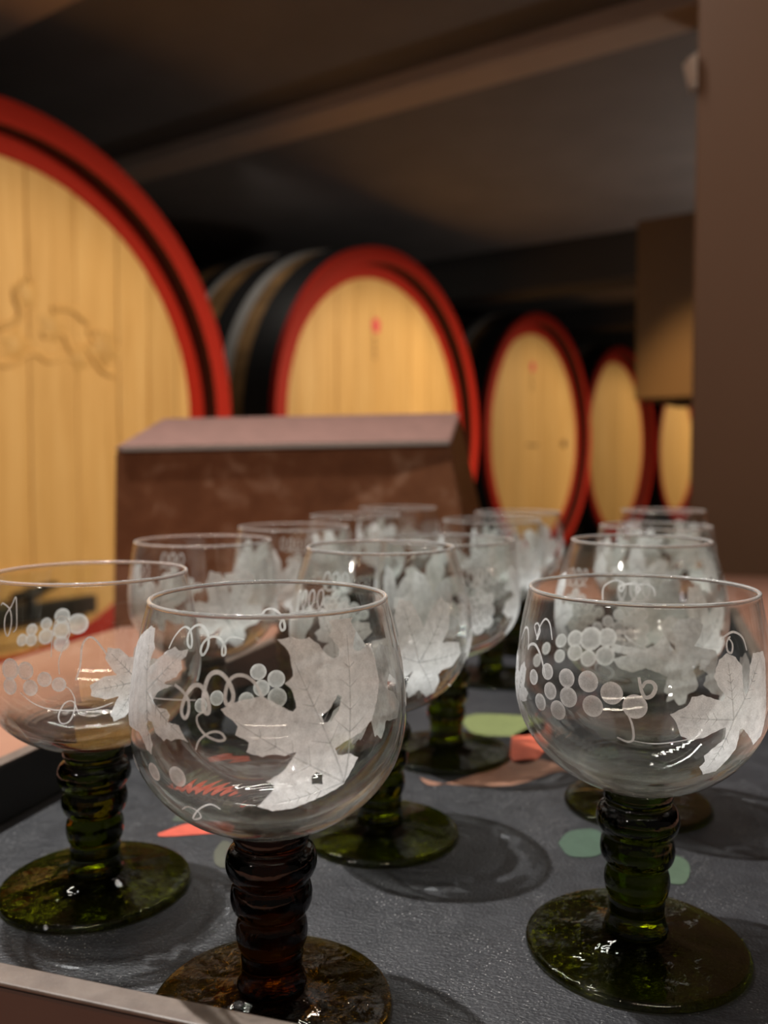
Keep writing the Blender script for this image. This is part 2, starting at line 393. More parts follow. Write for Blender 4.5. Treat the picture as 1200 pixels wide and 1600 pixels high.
def tube_mesh(name, path, rad, n=8, flat=1.0):
    """tube along points; rad = number or list; flat squashes it in y"""
    V = []; F = []; m = len(path)
    for i, p in enumerate(path):
        p = Vector(p); d = (Vector(path[min(i+1, m-1)])-Vector(path[max(i-1, 0)])).normalized()
        a = Vector((0, 1, 0)); b = d.cross(a).normalized(); r = rad[i] if isinstance(rad, list) else rad
        for k in range(n):
            t = 2*PI*k/n; V.append(p+b*(r*math.cos(t))+a*(r*flat*math.sin(t)))
    for i in range(m-1):
        for k in range(n):
            F.append((i*n+k, i*n+(k+1) % n, (i+1)*n+(k+1) % n, (i+1)*n+k))
    F.append(tuple(reversed(range(n)))); F.append(tuple((m-1)*n+k for k in range(n)))
    return mesh(name, V, F, True)
def relief_leaf(x, z, R, rot):
    n = 40; V = [(x, 0.072, z)]; F = []
    for ring, y in ((0.55, 0.074), (1.0, 0.0845)):
        for k in range(n):
            a = 2*PI*k/n; q = R*ring*(0.62+0.38*abs(math.cos(2.5*a)))*(1+0.06*math.sin(13*a))
            V.append((x+q*math.cos(a+rot), y, z+q*math.sin(a+rot)))
    for k in range(n):
        j = (k+1) % n; F.append((0, 1+j, 1+k)); F.append((1+k, 1+j, 1+n+j, 1+n+k))
    return mesh('carved_leaf', V, F, True)
def dome(name, x, z, r, y, h, n=14):
    V = [(x, y-h, z)]; F = []; R_ = 4
    for i in range(1, R_+1):
        a = PI/2*i/R_
        for k in range(n): V.append((x+r*math.sin(a)*math.cos(2*PI*k/n), y-h*math.cos(a), z+r*math.sin(a)*math.sin(2*PI*k/n)))
    for k in range(n): F.append((0, 1+k, 1+(k+1) % n))
    for i in range(R_-1):
        for k in range(n): F.append((1+i*n+k, 1+(i+1)*n+k, 1+(i+1)*n+(k+1) % n, 1+i*n+(k+1) % n))
    return mesh(name, V, F, True)

def cask(X, Y, R, label, extra=None, cradle=True):
    zc = R-0.83+0.1527
    t = thing('wine_cask', label, 'cask', (X, Y, zc), PSI, 'large oak casks in a row'); t.scale = (R, R, R)
    for i in range(N_ST):
        o = obj('stave', STAVE, t); o.rotation_euler[1] = 2*PI*i/N_ST
    for nm, me in HM: obj(nm, me, t)
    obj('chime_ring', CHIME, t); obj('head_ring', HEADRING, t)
    for i, p in enumerate(PLANKS):
        o = obj('head_plank', p, t); o.location[1] = random.uniform(-0.002, 0.002)
    obj('back_head', disc_y('back_head', 0, 0, 0.93, 0.93, 1.66, 1.70, 48), t, [M['stave']])
    if extra: extra(t)
    return t
def emblem(t, strong):
    m = M['emblem'] if strong else M['print']
    obj('red_emblem' if strong else 'faded_emblem', disc_y('emblem', -0.058, 0.575, 0.036, 0.042, 0.079, 0.0825, 30, 0.07), t, [M['emblem']])
    bm = bmesh.new()
    for k, (z, h) in enumerate([(0.50, 0.022), (0.468, 0.026), (0.43, 0.03), (0.395, 0.022)]):
        b = box_bm(-0.073, -0.060, 0.081, 0.083, z-h/2, z+h/2); me = bpy.data.meshes.new('x'); b.to_mesh(me); b.free(); bm.from_mesh(me)
    obj('emblem_stem', from_bm('emblem_stem', bm), t, [M['print']])
def taps(t):
    obj('bung', dome('bung', 0.573, -0.03, 0.035, 0.086, 0.03), t, [M['print']])
    obj('notch', from_bm('notch', box_bm(-0.15, 0.05, 0.076, 0.084, -0.062, -0.048, 0.003)), t, [M['stave']])
def door(t):
    V = []
    pts = [(-0.24, -0.80), (0.24, -0.80), (0.17, -0.55), (-0.17, -0.55)]
    for y in (0.066, 0.090): V += [(x, y, z) for x, z in pts]
    d = mesh('cask_door', V, [(0, 1, 2, 3), (7, 6, 5, 4), (0, 4, 5, 1), (1, 5, 6, 2), (2, 6, 7, 3), (3, 7, 4, 0)])
    dd = obj('cask_door', d, t, [M['head']])
    obj('door_bar', from_bm('door_bar', box_bm(-0.33, 0.33, 0.028, 0.062, -0.725, -0.66, 0.006)), t, [M['iron']])
    obj('door_screw', tube_mesh('door_screw', [(0.06, 0.03, -0.70), (0.06, 0.03, -0.60)], 0.014), t, [M['iron']])
    obj('door_handle', tube_mesh('door_handle', [(-0.02, 0.012, -0.625), (0.03, 0.005, -0.62), (0.08, 0.005, -0.61), (0.15, 0.012, -0.60)], [0.012, 0.018, 0.018, 0.012]), t, [M['iron']])
def carving(t):
    rnd = random.Random(5)
    for k, (x, z, R, a) in enumerate([(0.10, 0.40, 0.055, 0.4), (0.20, 0.30, 0.06, 1.3), (0.42, 0.25, 0.075, 2.2), (0.06, 0.22, 0.06, 0.2), (-0.10, 0.33, 0.07, 1.0), (0.31, 0.20, 0.05, 0.8), (-0.27, 0.25, 0.06, 1.9), (-0.40, 0.33, 0.07, 0.7)]):
        obj('carved_leaf', relief_leaf(x, z, R, a), t, [M['head']])
    for k, pts in enumerate([[(0.46, 0.15), (0.40, 0.17), (0.34, 0.24), (0.28, 0.22), (0.24, 0.28), (0.16, 0.26)], [(0.12, 0.45), (0.06, 0.39), (0.08, 0.32), (0.0, 0.27), (-0.08, 0.26)],
                             [(0.24, 0.20), (0.18, 0.18), (0.12, 0.20), (0.02, 0.15), (-0.12, 0.18)], [(-0.1, 0.40), (-0.2, 0.34), (-0.3, 0.38), (-0.45, 0.28)], [(0.35, 0.33), (0.28, 0.37), (0.20, 0.36)]]):
        p = smooth_path([(x, 0.081, z) for x, z in pts], 5)
        obj('carved_vine', tube_mesh('carved_vine', p, 0.011, 8, 0.7), t, [M['head']])
    for k in range(10):
        obj('carved_grape', dome('carved_grape', 0.36+0.028*(k % 3)+0.014*(k//3 % 2), 0.30-0.026*(k//3), 0.015, 0.085, 0.011, 10), t, [M['head']])
c1 = cask(-1.241, 2.964, 1.021, 'largest oak cask, cut by the left edge, with carved vine relief on its head', lambda t: (carving(t), door(t)))
c2 = cask(0.057, 5.279, 1.055, 'oak cask behind the brown box, with a bright pink-red round emblem on its head', lambda t: emblem(t, True))
c3 = cask(1.384, 7.591, 1.063, 'third oak cask from the left, narrow oval head with a faded emblem and a bung', lambda t: (emblem(t, False), taps(t)))
c4 = cask(2.61, 9.6, 1.06, 'fourth oak cask from the left, its upper edge cut by the tan casing')
c5 = cask(4.4, 13.0, 1.06, 'farthest oak cask, a narrow pale sliver beside the pillar under the casing')

# ------------------------------------------------------------------ table, box, tray
A_T = -math.radians(17.45)
E1 = Vector((math.cos(A_T), math.sin(A_T), 0)); E2 = Vector((-math.sin(A_T), math.cos(A_T), 0))
def TW(a, b, z=0.0):
    p = E1*a+E2*b; return (p.x, p.y, z)
table = thing('table', 'reddish brown laminate table carrying the tray and the box', 'table', TW(0.24, 0.5, FZ), A_T)
TH = -0.008-FZ
obj('tabletop', from_bm('tabletop', box_bm(-0.752, 0.76, -0.62, 0.874, TH-0.035, TH, 0.004)), table, [M['table']])
obj('apron', from_bm('apron', box_bm(-0.68, 0.69, -0.55, 0.80, TH-0.11, TH-0.0355, 0.002)), table, [M['laminate']])
for sx in (-0.70, 0.70):
    for sy in (-0.57, 0.82):
        obj('leg', from_bm('leg', box_bm(sx-0.03, sx+0.03, sy-0.03, sy+0.03, 0, TH-0.0355, 0.004)), table, [M['laminate']])

bx = thing('lidded_box', 'brown speckled laminate box with a sloping top standing behind the glasses', 'box', (-0.09, 0.98, -0.008))
def shift(p, z=0.0): return (p[0]+0.09, p[1]-0.98, p[2]+0.008)
FTL, FTR, BTL, BTR = (-0.263, 0.86, 0.1696), (0.0681, 0.90, 0.1769), (-0.2508, 1.0, 0.205), (0.09, 1.05, 0.2144)
FBL, FBR, BBL, BBR = (-0.2690, 0.8641, -0.008), (0.0998, 0.8926, -0.008), (-0.2400, 1.1065, -0.008), (0.1493, 1.1354, -0.008)
def hexa(name, P, bev=0.0015):
    """P = bottom FL FR BR BL, top FL FR BR BL"""
    bm = bmesh.new(); v = [bm.verts.new(p) for p in P]
    for f in ((3, 2, 1, 0), (4, 5, 6, 7), (0, 1, 5, 4), (1, 2, 6, 5), (2, 3, 7, 6), (3, 0, 4, 7)): bm.faces.new([v[i] for i in f])
    bmesh.ops.recalc_face_normals(bm, faces=bm.faces[:])
    bmesh.ops.bevel(bm, geom=bm.edges[:], offset=bev, segments=2, affect='EDGES')
    return from_bm(name, bm)
dn = lambda p, z: (p[0], p[1], p[2]-z)
obj('body', hexa('body', [shift(p) for p in (FBL, FBR, BBR, BBL)]+[shift(dn(p, 0.0045)) for p in (FTL, FTR, BTR, BTL)]), bx, [M['laminate']])
obj('sloping_lid', hexa('sloping_lid', [shift(dn(p, 0.004)) for p in (FTL, FTR, BTR, BTL)]+[shift(dn(p, -0.001)) for p in (FTL, FTR, BTR, BTL)]), bx, [M['lid']])
def lerp(a, b, t): return tuple(x+(y-x)*t for x, y in zip(a, b))
q0, q1 = lerp(FTL, FTR, 0.02), lerp(FTL, FTR, 0.995)
obj('edge_trim', hexa('edge_trim', [shift((q[0], q[1]+dy, q[2]+dz)) for dz in (-0.0035, 0.0005) for q, dy in ((q0, -0.003), (q1, -0.003), (q1, -0.0005), (q0, -0.0005))], 0.0005), bx, [M['trim']])

# tray: local frame x along the near wall, y along the left wall
tray = thing('serving_tray', 'black serving tray with worn brown edges and faded flower and leaf prints, holding the glasses', 'tray', TW(-0.264, 0.178, 0), A_T)
TWID, TLEN, WH, WT = 0.3245, 0.655, 0.025, 0.0075
obj('tray_floor', from_bm('tray_floor', box_bm(-WT, TWID+WT, -WT, TLEN+WT, -0.0078, 0.0, 0.0005)), tray, [M['tray']])
def tray_wall(x0, x1, y0, y1, outer):
    bm = box_bm(x0, x1, y0, y1, 0.0002, WH, 0.0009)
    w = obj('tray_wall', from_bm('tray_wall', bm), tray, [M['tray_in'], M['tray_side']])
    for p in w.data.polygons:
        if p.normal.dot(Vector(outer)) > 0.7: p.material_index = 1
    e = obj('worn_rim', from_bm('worn_rim', box_bm(x0, x1, y0, y1, WH+0.00005, WH+0.0012, 0.0005)), tray, [M['edge']]); return w
tray_wall(-WT, TWID+WT, -WT, 0, (0, -1, 0)); tray_wall(-WT, TWID+WT, TLEN, TLEN+WT, (0, 1, 0))
tray_wall(-WT, -0.0001, 0.0001, TLEN-0.0001, (-1, 0, 0)); tray_wall(TWID+0.0001, TWID+WT, 0.0001, TLEN-0.0001, (1, 0, 0))
PRINT = {
 'coral1': [(-937, 3561), (-821, 3672), (-685, 3678), (-608, 3580), (-717, 3561), (-908, 3530)],
 'green1': [(-911, 3685), (-886, 3840), (-767, 3818), (-686, 3690), (-822, 3680)],
 'olive': [(-672, 3386), (-651, 3493), (-578, 3398), (-603, 3254), (-648, 3286)],
 'green2': [(704, 3468), (774, 3580), (891, 3599), (890, 3456), (831, 3352), (726, 3352)],
 'green3': [(1051, 3233), (1126, 3352), (1168, 3313), (1151, 3222), (1093, 3122), (1034, 3141)],
 'lime': [(465, 5150), (570, 5312), (929, 5230), (926, 4998), (803, 4878), (527, 4902)],
 'coral2': [(723, 4878), (953, 5150), (947, 4878), (789, 4469), (661, 4450)],
 'tan': [(172, 4218), (306, 4123), (610, 4106), (896, 4308), (1003, 4089), (859, 4450), (661, 4450), (512, 4308), (244, 4106)],
 'coral3': [(-200, 5300), (-60, 5450), (80, 5350), (20, 5150), (-150, 5120)],
 'lime2': [(-330, 4700), (-250, 4900), (-120, 4820), (-180, 4620)]}
PCOL = {'coral1': (0.42, 0.07, 0.042), 'coral2': (0.40, 0.08, 0.042), 'coral3': (0.50, 0.10, 0.06), 'green1': (0.05, 0.062, 0.045), 'green2': (0.038, 0.064, 0.044),
        'green3': (0.045, 0.07, 0.045), 'lime': (0.12, 0.14, 0.05), 'lime2': (0.09, 0.11, 0.045), 'olive': (0.055, 0.056, 0.04), 'tan': (0.20, 0.10, 0.065)}
for k, pts in PRINT.items():
    P = [(x/1e4, y/1e4) for x, y in pts]; P = smooth_path(P+[P[0]], 4)[:-1]
    V = []
    for x, y in P:
        d = Vector((x, y, 0))-Vector(TW(-0.264, 0.178)); V.append((d.dot(E1), d.dot(E2), 0.00025))
    bm = bmesh.new(); vs = [bm.verts.new(v) for v in V]
    es = [bm.edges.new((vs[i], vs[(i+1) % len(vs)])) for i in range(len(vs))]
    bmesh.ops.triangle_fill(bm, use_beauty=True, edges=es)
    for f in bm.faces:
        if f.normal.z < 0: f.normal_flip()
    bmesh.ops.recalc_face_normals(bm, faces=bm.faces[:])
    o = obj('printed_petal' if 'coral' in k else 'printed_leaf' if k != 'tan' else 'printed_branch', from_bm('print', bm), tray, [plain('print_'+k, PCOL[k], 0.42, vary=0.35, scale=180)])

# ------------------------------------------------------------------ wine glasses
RU = 0.0385
def prof(rmax, zm, rrim, zr, zb=0.0515, n1=40, n2=26):
    P = [(0, zb)]
    for i in range(1, n1):
        k = PI/2*i/(n1-1); P.append((rmax*math.sin(k)**.97, zm-(zm-zb)*math.cos(k)))
    for i in range(1, n2+1):
        t = i/n2; P.append((rmax-(rmax-rrim)*t**1.8, zm+(zr-zm)*t))
    return P
class Surf:
    def __init__(s, rmax, zm, rrim, zr):
        s.a = (rmax, zm, rrim, zr); s.P = prof(*s.a); s.L = [0]
        for (r0, z0), (r1, z1) in zip(s.P, s.P[1:]): s.L.append(s.L[-1]+math.hypot(r1-r0, z1-z0))
    def at(s, u, v, off=0.00012):
        v = max(0.004, min(s.L[-1]-0.0008, v))
        i = 0
        while s.L[i+1] < v: i += 1
        t = (v-s.L[i])/(s.L[i+1]-s.L[i]); (r0, z0), (r1, z1) = s.P[i], s.P[i+1]
        d = math.hypot(r1-r0, z1-z0); nr, nz = (z1-z0)/d, -(r1-r0)/d
        r = r0+(r1-r0)*t+nr*off; z = z0+(z1-z0)*t+nz*off; a = u/RU
        return (r*math.cos(a), r*math.sin(a), z)
    def bowl(s, n=96):
        rmax, zm, rrim, zr = s.a
        out = s.P; inn = prof(rmax-0.0012, zm+0.0006, rrim-0.0012, zr, 0.0562, 90)
        inn = [(r, z+0.00035*math.exp(-((r-0.0092)/0.0008)**2)+(0.00003*math.sin(r*3600) if 0.011 < r < 0.027 and z < 0.070 else 0.0)) for r, z in inn]   # pontil ring and fine ripples added to break the light into stripes
        lip = [(rrim-0.0002, zr+0.0004), (rrim-0.0006, zr+0.0006), (rrim-0.0010, zr+0.0004)]
        return lathe('bowl', list(out)+lip+list(reversed(inn)), n)
def stem_mesh(k=1.0, n=64):
    c = [(0, 6.75), (9.3, 6.75), (9.9, 7.5), (9.3, 9.0), (8.6, 12.5), (8.8, 15.5), (8.7, 17.4), (9.4, 18.6), (10.0, 20.6), (10.15, 22.6), (9.9, 24.8), (9.3, 26.6), (9.3, 27.6),
         (10.5, 28.8), (11.3, 30.8), (11.5, 32.8), (11.2, 35.0), (10.6, 36.8), (10.7, 37.6), (11.8, 38.8), (12.6, 40.6), (12.8, 42.4), (12.5, 44.4), (11.5, 46.2), (10.2, 47.0), (10.0, 47.8), (10.6, 48.9), (10.7, 50.2), (10.3, 51.6), (9.6, 52.35), (0, 51.42)]
    body = smooth_path([(r*k, z) for r, z in c[1:-1]], 3)
    pr = [(0, c[0][1])]+body+[(0, c[-1][1])]
    return lathe('stem', [(max(0, r)/1000, z/1000) for r, z in pr], n)
def foot_mesh(rf, n=112):
    R = rf*1000
    c = [(0, 1.3), (R*0.5, 1.0), (R*0.86, 0.3), (R-1.2, 0.0), (R-0.3, 0.35), (R, 1.0), (R-0.1, 1.9), (R-0.8, 2.6), (R-2.5, 3.0), (R*0.72, 3.7), (R*0.5, 4.6), (13.0, 5.6), (10.5, 6.3), (8.4, 6.7), (0, 6.7)]
    body = smooth_path(c[1:-1], 5)
    me = lathe('foot', [(r/1000, z/1000) for r, z in [c[0]]+body+[c[-1]]], n)
    for v in me.vertices:                      # drawn, slightly swirled ripples on the top of the foot
        r = math.hypot(v.co.x, v.co.y); a = math.atan2(v.co.y, v.co.x); k = max(0.0, min(1.0, (r-0.0105)/0.006))*max(0.0, min(1.0, (rf-0.001-r)/0.006))
        if v.co.z > 0.0028: v.co.z += k*(0.00016*math.sin(9*a+55*r)+0.00006*math.sin(17*a-120*r)+0.0001*math.sin(2*a+1))
    return me

def patch(name, s, loops, mat, veins=None, rough=True):
    """flat outline(s) in (u, v) wrapped on the bowl; veins = (junction, [tips])"""
    bm = bmesh.new(); es = []
    for lp in loops:
        if rough:                              # saw-toothed engraving edge
            q = []
            for i, (x, y) in enumerate(lp):
                x2, y2 = lp[(i+1) % len(lp)]; L = math.hypot(x2-x, y2-y); n_ = max(1, int(L/0.0011))
                for k in range(n_):
                    e = (0.00016 if k % 2 else 0.0) if L > 0.0016 else 0.0
                    q.append((x+(x2-x)*k/n_+(y2-y)/L*e, y+(y2-y)*k/n_-(x2-x)/L*e))
            lp = q
        vs = [bm.verts.new((u, v, 0)) for u, v in lp]
        es += [bm.edges.new((vs[i], vs[(i+1) % len(vs)])) for i in range(len(vs))]
    bmesh.ops.triangle_fill(bm, use_beauty=True, edges=es)
    us = [v.co.x for v in bm.verts]; vs_ = [v.co.y for v in bm.verts]; st = 0.0025
    for ax, lo, hi in ((0, min(us), max(us)), (1, min(vs_), max(vs_))):
        k = lo+st
        while k < hi:
            p = [0, 0, 0]; n = [0, 0, 0]; p[ax] = k; n[ax] = 1
            bmesh.ops.bisect_plane(bm, geom=bm.verts[:]+bm.edges[:]+bm.faces[:], plane_co=p, plane_no=n); k += st
    for v in bm.verts: v.co = Vector(s.at(v.co.x, v.co.y))
    bmesh.ops.recalc_face_normals(bm, faces=bm.faces[:])
    if veins:
        j, tips = veins
        segs = []
        for tp in tips:
            a = Vector((*j, 0)); b = a.lerp(Vector((*tp, 0)), 0.88); segs.append((a, b, 0.00028))
            d = (b-a); L = d.length; d.normalize(); nrm = Vector((-d.y, d.x, 0))
            for q in (0.35, 0.5, 0.65, 0.78):
                for sg in (-1, 1):
                    o = a+d*(L*q); segs.append((o, o+(d*0.75+nrm*sg)*(0.16*L*(1.1-q)), 0.00018))
        for a, b, wd in segs:
            n = max(2, int((b-a).length/0.0025)); d = (b-a).normalized(); nrm = Vector((-d.y, d.x, 0)); prev = None
            for i in range(n+1):
                p = a.lerp(b, i/n); ww = wd*(1-0.7*i/n)
                x = [bm.verts.new(s.at((p+nrm*sg*ww).x, (p+nrm*sg*ww).y, 0.00022)) for sg in (-1, 1)]
                if prev:
                    f = bm.faces.new((prev[0], prev[1], x[1], x[0])); f.material_index = 1
                prev = x
    me = from_bm(name, bm, True); me.materials.append(M[mat]); me.materials.append(M['vein']); return me
def leaf_outline(u0, v0, R, rot, sq=0.93):
    lobes = [(90, 1.0, 24), (38, 0.92, 24), (142, 0.92, 24), (-16, 0.8, 25), (196, 0.8, 25), (-58, 0.6, 20), (238, 0.6, 20)]
    pts = []; n = 150
    for k in range(n):
        a = 360*k/n; r = 0.50
        for c, l, wd in lobes:
            d = abs((a-c+180) % 360-180); r = max(r, l*math.exp(-(d/wd)**2*0.62))
        dn = abs((a-270+180) % 360-180)
        if dn < 16: r *= 0.25+0.75*dn/16
        r *= 1+0.075*(2*abs((k*0.2) % 1-0.5)-0.5)
        t = math.radians(a+rot); pts.append((u0+R*sq*r*math.cos(t), v0+R*r*math.sin(t)))
    tips = [(u0+R*sq*l*math.cos(math.radians(c+rot)), v0+R*l*math.sin(math.radians(c+rot))) for c, l, _ in lobes[:5]]
    return pts, ((u0, v0), tips)
def grape_mesh(s, u, v, r):
    V = [s.at(u, v, 0.00016)]; F = []; n = 22; UVs = [(0, 0)]
    for q in (0.5, 0.82, 1.0):
        for k in range(n):
            a = 2*PI*k/n; V.append(s.at(u+r*q*math.cos(a), v+r*q*math.sin(a), 0.00016)); UVs.append((q*math.cos(a), q*math.sin(a)))
    for k in range(n):
        j = (k+1) % n; F.append((0, 1+k, 1+j))
        for i in range(2): F.append((1+i*n+k, 1+(i+1)*n+k, 1+(i+1)*n+j, 1+i*n+j))
    me = mesh('grape', V, F, True); uv = me.uv_layers.new(name='UVMap')
    for lp in me.loops: uv.data[lp.index].uv = UVs[lp.vertex_index]
    me.materials.append(M['grape']); return me
def tendril_mesh(s, pts, wd=0.00034):
    p = smooth_path(pts, 5); V = []; F = []
    for i, q in enumerate(p):
        a = p[max(i-1, 0)]; b = p[min(i+1, len(p)-1)]; dx, dy = b[0]-a[0], b[1]-a[1]; L = math.hypot(dx, dy) or 1
        w2 = wd*(0.75+0.35*math.sin(PI*i/(len(p)-1)))
        for sg in (-1, 1): V.append(s.at(q[0]-dy/L*w2*sg, q[1]+dx/L*w2*sg, 0.0002))
    for i in range(len(p)-1): F.append((2*i, 2*i+1, 2*i+3, 2*i+2))
    me = mesh('tendril', V, F, True); me.materials.append(M['line']); return me
def curl(u, v, n, step, h, lean=0.4):
    out = []
    for k in range(n*8+1):
        t = k/8; a = 2*PI*t; out.append((u+step*t+0.55*step*math.sin(a), v+h*0.5*math.cos(a)*-1+lean*step*t))
    return out
mm = lambda L: [(a/1e4, b/1e4) for a, b in L]

def glass(label, s, loc, rf, tint, kstem=1.0, rotz=0.0):
    g = thing('wine_glass', label, 'wine glass', loc, rotz, 'etched wine glasses with coloured ribbed stems')
    b = obj('bowl', s.bowl(), g, [M['glass']])
    rr, zr = s.a[2], s.a[3]
    obj('rim', lathe('rim', [(rr-0.0006+0.00065*math.cos(2*PI*k/10), zr+0.0009+0.00065*math.sin(2*PI*k/10)) for k in range(10)], 128, True), g, [M['rim']])
    obj('stem', stem_mesh(kstem), g, [M[tint]]); obj('foot', foot_mesh(rf), g, [M[tint+'_foot']])
    return g, b
def add_leaf(b, s, u, v, R, rot, name='etched_leaf'):
    pts, ve = leaf_outline(u, v, R, rot); return obj(name, patch(name, s, [pts], 'leaf', ve, False), b)
def add_grapes(b, s, lst):
    for u, v, r in lst: obj('etched_grape', grape_mesh(s, u/1e4, v/1e4, r/1e4), b)
def add_tendril(b, s, pts, wd=0.00034): obj('etched_tendril', tendril_mesh(s, pts, wd), b)
def cluster(u, v, r, sg=1):
    L = []
    for row, n in enumerate((1, 2, 3, 4, 3)):
        for k in range(n): L.append((u*1e4+sg*row*r*1.75e4*0.95, v*1e4+(k-(n-1)/2)*r*1.95e4+row*4, r*1e4*(0.9+0.2*((row*3+k*7) % 5)/5)))
    return L
def decorate(b, s, u0=0.0, skip=()):
    """the usual engraving: three vine leaves, two bunches of grapes and tendrils round the bowl"""
    C = 2*PI*RU
    for i, (f, v, R, rot) in enumerate([(0.0, 0.050, 0.027, -35), (0.34, 0.054, 0.025, 40), (0.66, 0.049, 0.026, 10), (0.86, 0.058, 0.017, -70)]):
        if 'leaf%d' % i not in skip: add_leaf(b, s, u0+f*C, v, R, rot)
    for i, (f, v, r) in enumerate([(0.13, 0.052, 0.0030), (0.47, 0.056, 0.0028)]):
        if 'grapes%d' % i not in skip: add_grapes(b, s, cluster(u0+f*C, v, r))
    for i, (f, v, n) in enumerate([(0.16, 0.069, 4), (0.50, 0.071, 3), (0.75, 0.070, 4)]):
        if 'curl%d' % i not in skip: add_tendril(b, s, curl(u0+f*C, v, n, 0.0052, 0.0085, 0.12))
    add_tendril(b, s, [(u0+f*C, v) for f, v in [(0.10, 0.036), (0.16, 0.032), (0.22, 0.034), (0.27, 0.041)]])
    add_tendril(b, s, [(u0+f*C, v) for f, v in [(0.40, 0.037), (0.46, 0.030), (0.49, 0.036), (0.46, 0.040), (0.45, 0.033), (0.52, 0.031)]])

